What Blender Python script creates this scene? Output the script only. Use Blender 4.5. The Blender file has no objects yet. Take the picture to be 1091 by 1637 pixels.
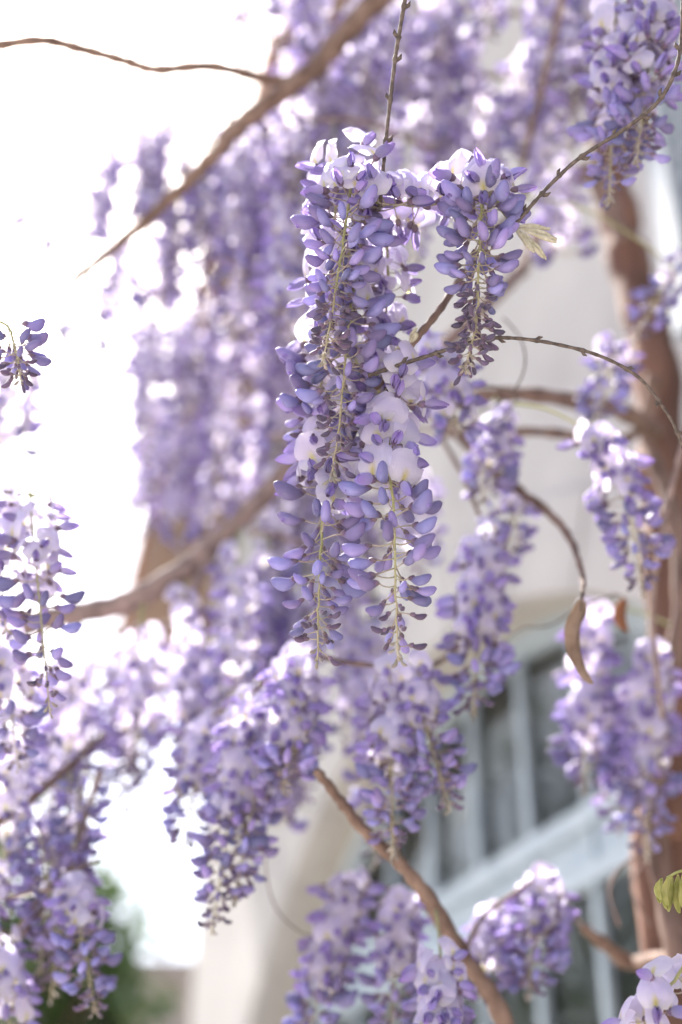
import bpy, math, random
from math import sin, cos, pi, radians
from mathutils import Vector, Matrix, Quaternion

# ------------------------------------------------------------------ camera, sky, sun, exposure
scene = bpy.context.scene
col = scene.collection
PITCH = radians(31.1)
CAMZ = 1.55
FPX, CX, CY = 2273.0, 545.5, 818.5          # focal length and centre, in photograph pixels

cam_data = bpy.data.cameras.new('camera')
cam = bpy.data.objects.new('camera', cam_data)
col.objects.link(cam)
cam.location = (0, 0, CAMZ)
cam.rotation_euler = (pi / 2 + PITCH, 0, 0)
cam_data.sensor_fit = 'HORIZONTAL'
cam_data.sensor_width = 24.0
cam_data.lens = 50.0
cam_data.clip_start = 0.05
cam_data.clip_end = 3000
cam_data.dof.use_dof = True
cam_data.dof.focus_distance = 0.985
cam_data.dof.aperture_fstop = 2.15
scene.camera = cam

SUN_AZ = radians(-30)       # measured from +Y, positive to the right (+X)
SUN_EL = radians(53)
world = bpy.data.worlds.new('World')
scene.world = world
world.use_nodes = True
wn = world.node_tree
sky = wn.nodes.new('ShaderNodeTexSky')
sky.sky_type = 'NISHITA'
sky.sun_disc = False
sky.sun_elevation = SUN_EL
sky.sun_rotation = SUN_AZ
sky.air_density = 1.0
sky.dust_density = 4.0
sky.ozone_density = 1.0
wn.links.new(sky.outputs[0], wn.nodes['Background'].inputs[0])
wn.nodes['Background'].inputs[1].default_value = 0.10

sun_data = bpy.data.lights.new('sun', 'SUN')
sun_data.energy = 5.0
sun_data.angle = radians(0.55)
sun_data.color = (1.0, 0.95, 0.87)
sun = bpy.data.objects.new('sun', sun_data)
col.objects.link(sun)
sdir = Vector((sin(SUN_AZ) * cos(SUN_EL), cos(SUN_AZ) * cos(SUN_EL), sin(SUN_EL)))
sun.rotation_euler = sdir.to_track_quat('Z', 'Y').to_euler()
sun.location = sdir * 20

scene.view_settings.view_transform = 'Standard'
scene.view_settings.look = 'None'
scene.view_settings.gamma = 1.0
scene.view_settings.exposure = 2.1
scene.view_settings.use_curve_mapping = False
scene.cycles.use_denoising = True
scene.cycles.max_bounces = 12
scene.cycles.diffuse_bounces = 6
scene.cycles.caustics_reflective = False
scene.cycles.caustics_refractive = False

# ------------------------------------------------------------------ projection helpers
FW = Vector((0, cos(PITCH), sin(PITCH)))
UP = Vector((0, -sin(PITCH), cos(PITCH)))
RT = Vector((1, 0, 0))
CAM = Vector((0, 0, CAMZ))
YAW = radians(22)                                  # the house wall runs 22 degrees left of the view
WD = Vector((-sin(YAW), cos(YAW), 0))              # along the wall
WN = Vector((cos(YAW), sin(YAW), 0))               # into the wall
HW = 1.15                                          # camera to wall

def ray(px, py):
    return FW + RT * ((px - CX) / FPX) - UP * ((py - CY) / FPX)

def P(px, py, d):
    """the place seen at a pixel, d metres deep, never inside the house wall"""
    r = ray(px, py)
    k = r.dot(WN)
    if k > 0.01:
        d = min(d, (HW - 0.06) / k)
    return CAM + r * d

def PW(px, py, q):
    r = ray(px, py)
    return CAM + r * (q / r.dot(WN))

# ------------------------------------------------------------------ materials
def new_mat(name):
    m = bpy.data.materials.new(name)
    m.use_nodes = True
    nt = m.node_tree
    for n in list(nt.nodes):
        nt.nodes.remove(n)
    out = nt.nodes.new('ShaderNodeOutputMaterial')
    return m, nt, out

def N(nt, kind, **kw):
    n = nt.nodes.new(kind)
    for k, v in kw.items():
        setattr(n, k, v)
    return n

def ramp(nt, stops, interp='LINEAR'):
    r = nt.nodes.new('ShaderNodeValToRGB')
    cr = r.color_ramp
    cr.interpolation = interp
    while len(cr.elements) > 1:
        cr.elements.remove(cr.elements[-1])
    cr.elements[0].position = stops[0][0]
    cr.elements[0].color = (*stops[0][1], 1)
    for p, c in stops[1:]:
        e = cr.elements.new(p)
        e.color = (*c, 1)
    return r

def island_random(nt):
    oi = N(nt, 'ShaderNodeObjectInfo')
    ge = N(nt, 'ShaderNodeNewGeometry')
    a = N(nt, 'ShaderNodeMath', operation='ADD')
    nt.links.new(oi.outputs['Random'], a.inputs[0])
    nt.links.new(ge.outputs['Random Per Island'], a.inputs[1])
    f = N(nt, 'ShaderNodeMath', operation='FRACT')
    nt.links.new(a.outputs[0], f.inputs[0])
    return f.outputs[0]

def petal_mat(name, stops, trans, hue=0.03, val=0.25, rough=0.5, sheen=0.0, tcol=None, mid=None, vein=0.0):
    """petal: colour runs base to tip along attribute pt.x; part of the light passes through"""
    m, nt, out = new_mat(name)
    L = nt.links.new
    at = N(nt, 'ShaderNodeAttribute', attribute_name='pt')
    sp = N(nt, 'ShaderNodeSeparateXYZ')
    L(at.outputs['Vector'], sp.inputs[0])
    rp = ramp(nt, stops)
    no = N(nt, 'ShaderNodeTexNoise')
    tc = N(nt, 'ShaderNodeTexCoord')
    no.inputs['Scale'].default_value = 160
    no.inputs['Detail'].default_value = 3
    L(tc.outputs['Object'], no.inputs['Vector'])
    ad = N(nt, 'ShaderNodeMath', operation='MULTIPLY_ADD')
    L(no.outputs[0], ad.inputs[0]); ad.inputs[1].default_value = 0.28
    sub = N(nt, 'ShaderNodeMath', operation='SUBTRACT')
    L(sp.outputs[0], sub.inputs[0]); sub.inputs[1].default_value = 0.14
    L(sub.outputs[0], ad.inputs[2])
    L(ad.outputs[0], rp.inputs[0])
    c = rp.outputs[0]
    if mid:                                      # pale/yellow flash on the middle of the standard petal
        mp = N(nt, 'ShaderNodeMath', operation='ABSOLUTE')
        L(sp.outputs[1], mp.inputs[0])
        w = N(nt, 'ShaderNodeMapRange')
        L(mp.outputs[0], w.inputs[0])
        w.inputs[1].default_value = 0.0; w.inputs[2].default_value = 0.30
        w.inputs[3].default_value = 1.0; w.inputs[4].default_value = 0.0
        w2 = N(nt, 'ShaderNodeMapRange')
        L(sp.outputs[0], w2.inputs[0])
        w2.inputs[1].default_value = 0.22; w2.inputs[2].default_value = 0.50
        w2.inputs[3].default_value = 1.0; w2.inputs[4].default_value = 0.0
        mu = N(nt, 'ShaderNodeMath', operation='MULTIPLY')
        L(w.outputs[0], mu.inputs[0]); L(w2.outputs[0], mu.inputs[1])
        mx = N(nt, 'ShaderNodeMix', data_type='RGBA')
        L(mu.outputs[0], mx.inputs[0]); L(c, mx.inputs[6])
        mx.inputs[7].default_value = (*mid, 1)
        c = mx.outputs[2]
    rnd = island_random(nt)
    hs = N(nt, 'ShaderNodeHueSaturation')
    h = N(nt, 'ShaderNodeMapRange'); L(rnd, h.inputs[0])
    h.inputs[3].default_value = 0.5 - hue; h.inputs[4].default_value = 0.5 + hue
    L(h.outputs[0], hs.inputs['Hue'])
    mm = N(nt, 'ShaderNodeMath', operation='MULTIPLY'); L(rnd, mm.inputs[0]); mm.inputs[1].default_value = 7.31
    fr = N(nt, 'ShaderNodeMath', operation='FRACT'); L(mm.outputs[0], fr.inputs[0])
    v = N(nt, 'ShaderNodeMapRange'); L(fr.outputs[0], v.inputs[0])
    v.inputs[3].default_value = 1 - val; v.inputs[4].default_value = 1 + val * 0.5
    L(v.outputs[0], hs.inputs['Value'])
    L(c, hs.inputs['Color'])
    c = hs.outputs[0]
    bs = N(nt, 'ShaderNodeBsdfPrincipled')
    L(c, bs.inputs['Base Color'])
    bs.inputs['Roughness'].default_value = rough
    bs.inputs['Specular IOR Level'].default_value = 0.35
    if sheen:
        bs.inputs['Sheen Weight'].default_value = sheen
        bs.inputs['Sheen Roughness'].default_value = 0.4
        bs.inputs['Sheen Tint'].default_value = (0.95, 0.92, 0.9, 1)
    if vein:
        wv = N(nt, 'ShaderNodeTexWave', wave_type='BANDS', bands_direction='Y')
        wv.inputs['Scale'].default_value = 3.2
        wv.inputs['Distortion'].default_value = 2.5
        L(at.outputs['Vector'], wv.inputs['Vector'])
        bp = N(nt, 'ShaderNodeBump')
        bp.inputs['Strength'].default_value = vein
        bp.inputs['Distance'].default_value = 0.0006
        L(wv.outputs[1], bp.inputs['Height'])
        L(bp.outputs[0], bs.inputs['Normal'])
    tr = N(nt, 'ShaderNodeBsdfTranslucent')
    if tcol:
        mt = N(nt, 'ShaderNodeMix', data_type='RGBA', blend_type='MULTIPLY')
        mt.inputs[0].default_value = 1.0
        L(c, mt.inputs[6]); mt.inputs[7].default_value = (*tcol, 1)
        L(mt.outputs[2], tr.inputs[0])
    else:
        L(c, tr.inputs[0])
    mx = N(nt, 'ShaderNodeMixShader')
    mx.inputs[0].default_value = trans
    L(bs.outputs[0], mx.inputs[1]); L(tr.outputs[0], mx.inputs[2])
    L(mx.outputs[0], out.inputs[0])
    return m

def plain_mat(name, c1, c2, scale=30, rough=0.8, bump=0.3, dist=0.002, stretch=(1, 1, 1), detail=6, spec=0.3, trans=0.0, metal=0.0):
    m, nt, out = new_mat(name)
    L = nt.links.new
    tc = N(nt, 'ShaderNodeTexCoord')
    mp = N(nt, 'ShaderNodeMapping'); mp.inputs['Scale'].default_value = stretch
    L(tc.outputs['Object'], mp.inputs[0])
    no = N(nt, 'ShaderNodeTexNoise')
    no.inputs['Scale'].default_value = scale
    no.inputs['Detail'].default_value = detail
    L(mp.outputs[0], no.inputs['Vector'])
    rp = ramp(nt, [(0.3, c1), (0.7, c2)])
    L(no.outputs[0], rp.inputs[0])
    bs = N(nt, 'ShaderNodeBsdfPrincipled')
    L(rp.outputs[0], bs.inputs['Base Color'])
    bs.inputs['Roughness'].default_value = rough
    bs.inputs['Specular IOR Level'].default_value = spec
    bs.inputs['Metallic'].default_value = metal
    if bump:
        bp = N(nt, 'ShaderNodeBump')
        bp.inputs['Strength'].default_value = bump
        bp.inputs['Distance'].default_value = dist
        L(no.outputs[0], bp.inputs['Height'])
        L(bp.outputs[0], bs.inputs['Normal'])
    if trans:
        tr = N(nt, 'ShaderNodeBsdfTranslucent')
        L(rp.outputs[0], tr.inputs[0])
        mx = N(nt, 'ShaderNodeMixShader'); mx.inputs[0].default_value = trans
        L(bs.outputs[0], mx.inputs[1]); L(tr.outputs[0], mx.inputs[2])
        L(mx.outputs[0], out.inputs[0])
    else:
        L(bs.outputs[0], out.inputs[0])
    return m

M = {}
M['banner'] = petal_mat('banner_petal_lavender',
    [(0.0, (0.76, 0.74, 0.76)), (0.25, (0.78, 0.73, 0.87)), (0.7, (0.71, 0.65, 0.86)), (1.0, (0.78, 0.73, 0.90))],
    0.58, hue=0.012, val=0.12, rough=0.55, mid=(0.72, 0.66, 0.22), vein=0.5)
M['wing'] = petal_mat('wing_petal_violet',
    [(0.0, (0.60, 0.53, 0.74)), (0.5, (0.45, 0.37, 0.69)), (1.0, (0.33, 0.23, 0.57))],
    0.5, hue=0.015, val=0.35, rough=0.5, vein=0.3)
M['bud'] = petal_mat('bud_blue_lavender',
    [(0.0, (0.30, 0.22, 0.40)), (0.25, (0.37, 0.32, 0.62)), (0.7, (0.35, 0.31, 0.62)), (1.0, (0.29, 0.23, 0.52))],
    0.36, hue=0.022, val=0.42, rough=0.5, sheen=0.15, vein=0.35)
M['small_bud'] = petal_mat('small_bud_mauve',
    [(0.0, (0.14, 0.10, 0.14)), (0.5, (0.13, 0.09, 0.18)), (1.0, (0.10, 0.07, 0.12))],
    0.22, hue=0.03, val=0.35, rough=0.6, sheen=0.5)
M['downy_bud'] = petal_mat('downy_tip_bud', [(0.0, (0.46, 0.42, 0.33)), (1.0, (0.34, 0.29, 0.29))], 0.35, hue=.02, val=.25, rough=.7, sheen=.6)
M['calyx'] = petal_mat('calyx_dusky', [(0.0, (0.26, 0.20, 0.20)), (1.0, (0.20, 0.12, 0.24))], 0.3, hue=0.02, val=0.3, rough=0.7, sheen=0.5)
M['pedicel'] = petal_mat('pedicel_downy', [(0.0, (0.48, 0.44, 0.28)), (1.0, (0.42, 0.33, 0.32))], 0.3, hue=0.02, val=0.25, rough=0.7, sheen=0.6)
M['rachis'] = petal_mat('flower_stem_green', [(0.0, (0.30, 0.32, 0.13)), (0.6, (0.40, 0.38, 0.18)), (1.0, (0.50, 0.42, 0.32))], 0.2, hue=0.01, val=0.15, rough=0.7, sheen=0.5)
M['bark'] = plain_mat('vine_bark', (0.085, 0.052, 0.043), (0.23, 0.155, 0.125), 60, 0.85, 0.8, 0.004, (1, 1, 0.35))
M['bark_grey'] = plain_mat('vine_bark_grey', (0.12, 0.085, 0.08), (0.30, 0.22, 0.20), 55, 0.85, 0.8, 0.003)
M['twig'] = plain_mat('twig_bark', (0.045, 0.035, 0.032), (0.15, 0.115, 0.10), 260, 0.8, 0.7, 0.001)
M['trunk'] = plain_mat('trunk_red_bark', (0.060, 0.032, 0.025), (0.21, 0.115, 0.085), 22, 0.9, 1.0, 0.012, (1, 1, 0.18))
M['plaster'] = plain_mat('pale_plaster', (0.34, 0.325, 0.32), (0.42, 0.405, 0.395), 5, 0.95, 0.4, 0.006, detail=10)
M['stone'] = plain_mat('arch_stone', (0.30, 0.28, 0.26), (0.40, 0.38, 0.35), 12, 0.9, 0.5, 0.004, detail=8)
M['garden_stone'] = plain_mat('garden_wall_render', (0.30, 0.28, 0.27), (0.42, 0.40, 0.38), 4, 0.95, 0.4, 0.01, detail=10)
M['roof'] = plain_mat('roof_timber', (0.16, 0.11, 0.085), (0.30, 0.22, 0.18), 9, 0.85, 0.4, 0.004, (1, 8, 1))
M['tile'] = plain_mat('roof_tile_clay', (0.25, 0.12, 0.08), (0.42, 0.24, 0.17), 6, 0.9, 0.5, 0.006)
M['metal'] = plain_mat('painted_metal_blue_grey', (0.29, 0.35, 0.41), (0.37, 0.43, 0.48), 14, 0.42, 0.1, 0.001, spec=0.5)
M['shutter'] = plain_mat('shutter_blue_grey', (0.20, 0.24, 0.29), (0.27, 0.31, 0.36), 14, 0.55, 0.15, 0.001)
M['dry_leaf'] = plain_mat('dry_leaf_brown', (0.16, 0.10, 0.075), (0.36, 0.26, 0.20), 70, 0.7, 0.5, 0.001, trans=0.35)
M['rust_leaf'] = plain_mat('rust_leaf', (0.20, 0.085, 0.045), (0.34, 0.17, 0.095), 60, 0.7, 0.4, 0.001, trans=0.35)
M['young_leaf'] = plain_mat('young_leaf_green', (0.34, 0.36, 0.11), (0.56, 0.54, 0.26), 120, 0.55, 0.3, 0.0006, trans=0.45)
M['leaf_bud'] = plain_mat('downy_leaf_bud', (0.40, 0.36, 0.25), (0.66, 0.61, 0.50), 300, 0.8, 0.6, 0.001, trans=0.25)
M['foliage'] = plain_mat('tree_foliage', (0.035, 0.07, 0.022), (0.085, 0.13, 0.045), 1.2, 0.45, 0, 0, trans=0.35, spec=0.5)
M['ground'] = plain_mat('pale_gravel', (0.30, 0.28, 0.25), (0.46, 0.43, 0.39), 40, 0.95, 0.6, 0.01)
M['interior'] = plain_mat('interior_paint', (0.22, 0.20, 0.18), (0.28, 0.26, 0.23), 3, 0.9, 0, 0)

def glass_mat():
    m, nt, out = new_mat('window_glass')
    L = nt.links.new
    gl = N(nt, 'ShaderNodeBsdfGlossy'); gl.inputs['Roughness'].default_value = 0.01
    gl.inputs['Color'].default_value = (0.9, 0.95, 0.95, 1)
    tr = N(nt, 'ShaderNodeBsdfTransparent'); tr.inputs[0].default_value = (0.80, 0.86, 0.85, 1)
    fr = N(nt, 'ShaderNodeFresnel'); fr.inputs[0].default_value = 1.45
    mx = N(nt, 'ShaderNodeMixShader')
    L(fr.outputs[0], mx.inputs[0]); L(tr.outputs[0], mx.inputs[1]); L(gl.outputs[0], mx.inputs[2])
    L(mx.outputs[0], out.inputs[0])
    return m
M['glass'] = glass_mat()

# ------------------------------------------------------------------ mesh builder
class MB:
    def __init__(self):
        self.v, self.f, self.mi, self.pt, self.mats = [], [], [], [], []
    def slot(self, mat):
        if mat not in self.mats:
            self.mats.append(mat)
        return self.mats.index(mat)
    def grid(self, rows, mat, pts=None, closed=False, caps=False):
        """rows: lists of points of equal length"""
        o = len(self.v); s = self.slot(mat); n = len(rows[0])
        for i, r in enumerate(rows):
            for j, p in enumerate(r):
                self.v.append(tuple(p))
                self.pt.append(pts[i][j] if pts else (i / max(1, len(rows) - 1), 2 * j / max(1, n - 1) - 1, 0))
        for i in range(len(rows) - 1):
            for j in range(n if closed else n - 1):
                k = (j + 1) % n
                self.f.append((o + i * n + j, o + i * n + k, o + (i + 1) * n + k, o + (i + 1) * n + j)); self.mi.append(s)
        if caps:
            self.f.append(tuple(o + j for j in reversed(range(n)))); self.mi.append(s)
            e = o + (len(rows) - 1) * n
            self.f.append(tuple(e + j for j in range(n))); self.mi.append(s)
    def box(self, lo, hi, mat):
        o = len(self.v); s = self.slot(mat)
        for x in (lo[0], hi[0]):
            for y in (lo[1], hi[1]):
                for z in (lo[2], hi[2]):
                    self.v.append((x, y, z)); self.pt.append((0, 0, 0))
        for f in ((0, 1, 3, 2), (4, 6, 7, 5), (0, 4, 5, 1), (2, 3, 7, 6), (0, 2, 6, 4), (1, 5, 7, 3)):
            self.f.append(tuple(o + i for i in f)); self.mi.append(s)
    def tube(self, pts, radii, mat, sides=6, t0=0.0, t1=1.0):
        pts = [Vector(p) for p in pts]
        n = len(pts); rows, pp = [], []
        prev = None
        for i, p in enumerate(pts):
            t = (pts[min(i + 1, n - 1)] - pts[max(i - 1, 0)]).normalized()
            if prev is None:
                a = Vector((0, 0, 1)) if abs(t.z) < 0.9 else Vector((1, 0, 0))
                u = t.cross(a).normalized()
            else:
                u = (prev - t * prev.dot(t)).normalized()
            prev = u
            w = t.cross(u)
            r = radii[i] if hasattr(radii, '__len__') else radii
            rows.append([p + (u * cos(2 * pi * j / sides) + w * sin(2 * pi * j / sides)) * r for j in range(sides)])
            tt = t0 + (t1 - t0) * i / max(1, n - 1)
            pp.append([(tt, 0, 0)] * sides)
        self.grid(rows, mat, pp, closed=True, caps=True)
    def join(self, other, mtx):
        o = len(self.v)
        sm = [self.slot(m) for m in other.mats]
        for p in other.v:
            self.v.append(tuple(mtx @ Vector(p)))
        self.pt += other.pt
        self.f += [tuple(o + i for i in f) for f in other.f]
        self.mi += [sm[i] for i in other.mi]
    def mesh(self, name, smooth=True):
        me = bpy.data.meshes.new(name)
        me.from_pydata(self.v, [], self.f)
        for m in self.mats:
            me.materials.append(m)
        me.polygons.foreach_set('material_index', self.mi)
        me.polygons.foreach_set('use_smooth', [smooth] * len(self.f))
        a = me.attributes.new('pt', 'FLOAT_VECTOR', 'POINT')
        flat = [c for p in self.pt for c in p]
        a.data.foreach_set('vector', flat)
        me.update()
        return me

def link(name, me, parent=None, mtx=None):
    o = bpy.data.objects.new(name, me)
    col.objects.link(o)
    if parent is not None:
        o.parent = parent
    if mtx is not None:
        o.matrix_local = mtx
    return o

def tag(o, label=None, cat=None, group=None, kind=None):
    if label: o['label'] = label
    if cat: o['category'] = cat
    if group: o['group'] = group
    if kind: o['kind'] = kind
    return o

def empty(name, loc, rz=0.0):
    o = bpy.data.objects.new(name, None)
    o.empty_display_size = 0.02
    col.objects.link(o)
    o.location = loc
    o.rotation_euler = (0, 0, rz)
    return o

def smooth_path(pts, per=6):
    """Catmull-Rom through pts"""
    pts = [Vector(p) for p in pts]
    if len(pts) == 2:
        return [pts[0].lerp(pts[1], i / per) for i in range(per + 1)]
    out = []
    for i in range(len(pts) - 1):
        p0, p1, p2, p3 = pts[max(i - 1, 0)], pts[i], pts[i + 1], pts[min(i + 2, len(pts) - 1)]
        for k in range(per):
            t = k / per
            out.append(0.5 * ((2 * p1) + (p2 - p0) * t + (2 * p0 - 5 * p1 + 4 * p2 - p3) * t * t + (3 * p1 - p0 - 3 * p2 + p3) * t ** 3))
    out.append(pts[-1])
    return out

# ------------------------------------------------------------------ ground
g = MB(); g.grid([[(-900, -900, 0), (900, -900, 0)], [(-900, 900, 0), (900, 900, 0)]], M['ground'])
tag(link('ground', g.mesh('ground')), kind='structure')

# ------------------------------------------------------------------ house: gable wall with an arched opening
house = empty('house', (0, 0, 0), math.atan2(WD.y, WD.x))
tag(house, 'pale plastered house with sloping roof edge and arched opening behind the wisteria', 'house')
S0, Z0, RA = 2.37, 1.49, 1.305
S_LO, S_HI, RIDGE = -2.75, 3.96, 0.6
EAVE = 3.80
SLOPE = 0.98
def roof_z(s): return EAVE + (S_HI - RIDGE) * SLOPE - abs(s - RIDGE) * SLOPE
YF, YB = -HW, -HW - 0.36
ss = [S_LO, -1.5, -0.5, RIDGE] + [S0 - RA * cos(pi * i / 40) for i in range(41)] + [S_HI]
front = MB()
def arch_z(s, eps=0):
    k = RA * RA - (s - S0) ** 2
    return Z0 + math.sqrt(max(k, 0))
for a, b in zip(ss[:-1], ss[1:]):
    inside = a >= S0 - RA - 1e-6 and b <= S0 + RA + 1e-6
    za, zb = (arch_z(a), arch_z(b)) if inside else (0, 0)
    nz = 5
    for y, flip in ((YF, False), (YB, True)):
        rows = []
        for k in range(nz + 1):
            t = k / nz
            rows.append([(a, y, za + (roof_z(a) - za) * t), (b, y, zb + (roof_z(b) - zb) * t)])
        if flip: rows = [list(reversed(r)) for r in rows]
        front.grid(rows, M['plaster'])
    if inside:
        front.grid([[(a, YF, za), (b, YF, zb)], [(a, YB, za), (b, YB, zb)]], M['stone'])
for s in (S0 - RA, S0 + RA):
    front.grid([[(s, YF, 0), (s, YF, Z0)], [(s, YB, 0), (s, YB, Z0)]], M['stone'])
front.grid([[(S_HI, YF, 0), (S_HI, YF, EAVE)], [(S_HI, YB, 0), (S_HI, YB, EAVE)]], M['plaster'])
link('front_wall', front.mesh('front_wall', False), house)
# raised stone surround of the arch, cut into blocks
nv = 17
for i in range(nv):
    m = MB()
    a0, a1 = pi * i / nv + 0.004, pi * (i + 1) / nv - 0.004
    rows = []
    for k in range(5):
        a = a0 + (a1 - a0) * k / 4
        r0, r1 = RA - 0.004, RA + 0.17
        c, s_ = cos(a), sin(a)
        rows.append([(S0 - r0 * c, YF + 0.012, Z0 + r0 * s_), (S0 - r1 * c, YF + 0.012, Z0 + r1 * s_), (S0 - r1 * c, YF - 0.05, Z0 + r1 * s_), (S0 - r0 * c, YF - 0.05, Z0 + r0 * s_)])
    m.grid(rows, M['plaster'], closed=True, caps=True)
    link('arch_stone', m.mesh('arch_stone', False), house)
YBACK = -7.2
m = MB(); m.box((S_HI - 0.35, YBACK, 0), (S_HI - 0.002, YB - 0.002, EAVE + 0.3), M['plaster']); link('side_wall', m.mesh('side_wall', False), house)
m = MB(); m.box((S_LO + 0.002, YBACK, 0), (S_LO + 0.35, YB - 0.002, EAVE + 0.3), M['plaster']); link('side_wall', m.mesh('side_wall', False), house)
m = MB(); m.box((S_LO + 0.36, YBACK, 0), (S_HI - 0.36, YBACK + 0.3, 6.2), M['interior']); link('back_wall', m.mesh('back_wall', False), house)
m = MB(); m.box((S_LO + 0.36, YBACK + 0.31, 3.1), (S_HI - 0.36, YB - 0.01, 3.25), M['interior']); link('upper_floor', m.mesh('upper_floor', False), house)
roof = None
for sgn in (1, -1):
    m = MB()
    dx = (S_HI - RIDGE) + 0.26
    pr = []
    for y in (YF + 0.22, YBACK - 0.2):
        zt = roof_z(RIDGE) + 0.02
        pr.append([(RIDGE, y, zt), (RIDGE + sgn * dx, y, zt - dx * SLOPE), (RIDGE + sgn * dx, y, zt - dx * SLOPE + 0.11), (RIDGE, y, zt + 0.11)])
    m.grid(pr, M['roof'], closed=True, caps=True)
    o = link('roof', m.mesh('roof', False), house)
    m = MB()
    m.grid([[(RIDGE + sgn * (dx + 0.05) * t, YF + 0.25, roof_z(RIDGE) + 0.14 - (dx + .05) * t * SLOPE + h) for h in (0, 0.03)] + [(RIDGE + sgn * (dx + .05) * t, YBACK - .22, roof_z(RIDGE) + 0.14 - (dx + .05) * t * SLOPE + h) for h in (0.03, 0)] for t in [i / 12 for i in range(13)]], M['tile'], closed=True, caps=True)
    link('tile_layer', m.mesh('tile_layer', False), o)

# arched window / grille of blue-grey painted metal
win = empty('arched_window', WD * S0 + WN * (HW + 0.12), math.atan2(WD.y, WD.x))
tag(win, 'tall arched window with blue-grey metal bars and a double transom rail', 'window')
TRZ = 2.312
m = MB()
rows = []
for i in range(49):
    a = pi * i / 48
    c, s_ = cos(a), sin(a)
    rows.append([(-(RA + 0.01) * c, y, Z0 + (RA + 0.01) * s_) if k else (-(RA - 0.05) * c, y, Z0 + (RA - 0.05) * s_) for k, y in ((0, 0.015), (1, 0.015), (1, -0.025), (0, -0.025))])
m.grid(rows, M['metal'], closed=True, caps=True)
for sg in (-1, 1):
    m.box((min(sg * (RA + 0.01), sg * (RA - 0.05)), -0.025, 0), (max(sg * (RA + 0.01), sg * (RA - 0.05)), 0.015, Z0 - 0.001), M['metal'])
link('frame', m.mesh('frame', False), win)
BAR = [b for b in [2.01 - S0 + 0.2075 * k for k in range(-6, 9)] if abs(b) < RA - 0.1]
for b in BAR:
    top = Z0 + math.sqrt((RA - 0.05) ** 2 - b * b)
    w = 0.0095
    m = MB(); m.box((b - w, -0.009, 0.1), (b + w, 0.006, top), M['metal'])
    link('bar', m.mesh('bar', False), win)
half = math.sqrt((RA - 0.04) ** 2 - (TRZ - Z0) ** 2)
for dz in (-0.055, 0.045):
    m = MB(); m.box((-half, -0.012, TRZ + dz - 0.017), (half, 0.014, TRZ + dz + 0.017), M['metal'])
    link('transom_rail', m.mesh('transom_rail', False), win)
m = MB(); m.box((-half, -0.007, TRZ - 0.039), (half, -0.001, TRZ + 0.029), M['metal']); link('transom_web', m.mesh('transom_web', False), win)
edges = [-(RA - 0.06)] + BAR + [RA - 0.06]
rg = random.Random(4)
for a, b in zip(edges[:-1], edges[1:]):
    for lo, hi in ((0.1, TRZ - 0.02), (TRZ + 0.01, 99)):
        nn = 6
        tilt = rg.uniform(-0.004, 0.004); tl2 = rg.uniform(-0.004, 0.004)
        rows = []
        for k in range(nn + 1):
            s = a + (b - a) * k / nn
            zt = min(hi, Z0 + math.sqrt(max((RA - 0.055) ** 2 - s * s, 0)))
            if zt < lo: zt = lo
            rows.append([(s, -0.014 + tilt * k / nn, lo), (s, -0.014 + tilt * k / nn + tl2, zt)])
        if max(r[1][2] - r[0][2] for r in rows) < 0.03: continue
        m = MB(); m.grid(rows, M['glass'])
        link('pane', m.mesh('pane', False), win)

# shutter on the wall beyond the trunk
c = PW(1080, 330, HW) - WD * 0.3
sh = empty('shutter', (c.x, c.y, c.z + 0.12), math.atan2(WD.y, WD.x))
tag(sh, 'blue-grey slatted shutter on the house wall beyond the red-brown trunk', 'shutter')
m = MB()
for x in (-0.3, 0.25): m.box((x, 0.01, -0.4), (x + 0.05, 0.045, 1.0), M['shutter'])
for z in (-0.4, 0.93): m.box((-0.249, 0.012, z), (0.249, 0.043, z + 0.07), M['shutter'])
link('stile_frame', m.mesh('stile_frame', False), sh)
m = MB(); m.box((-0.25, -0.028, -0.007), (0.25, 0.028, 0.007), M['shutter']); slat_me = m.mesh('slat', False)
for i in range(24):
    link('slat', slat_me, sh, Matrix.Translation((0, 0.027, -0.30 + i * 0.052)) @ Matrix.Rotation(radians(50), 4, 'X'))

# garden wall beyond the house corner
gw = empty('garden_wall', (0, 0, 0))
tag(gw, 'tall grey rendered garden wall beyond the house corner', 'wall')
A = CAM + ray(-420, 1538) * 7.2; B = CAM + ray(560, 1536) * 7.2
top_z = (A.z + B.z) / 2
gw.location = ((A.x + B.x) / 2, (A.y + B.y) / 2, 0)
gw.rotation_euler.z = math.atan2(B.y - A.y, B.x - A.x)
ln = (B - A).length
m = MB(); m.box((-ln / 2, -0.02, 0), (ln / 2, 0.28, top_z - 0.08), M['garden_stone']); link('wall_face', m.mesh('wall_face', False), gw)
nc = 7
for i in range(nc):
    m = MB(); x0 = -ln / 2 + ln * i / nc; m.box((x0 + 0.004, -0.05, top_z - 0.079), (x0 + ln / nc - 0.004, 0.31, top_z), M['garden_stone']); link('coping_stone', m.mesh('coping_stone', False), gw)

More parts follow.
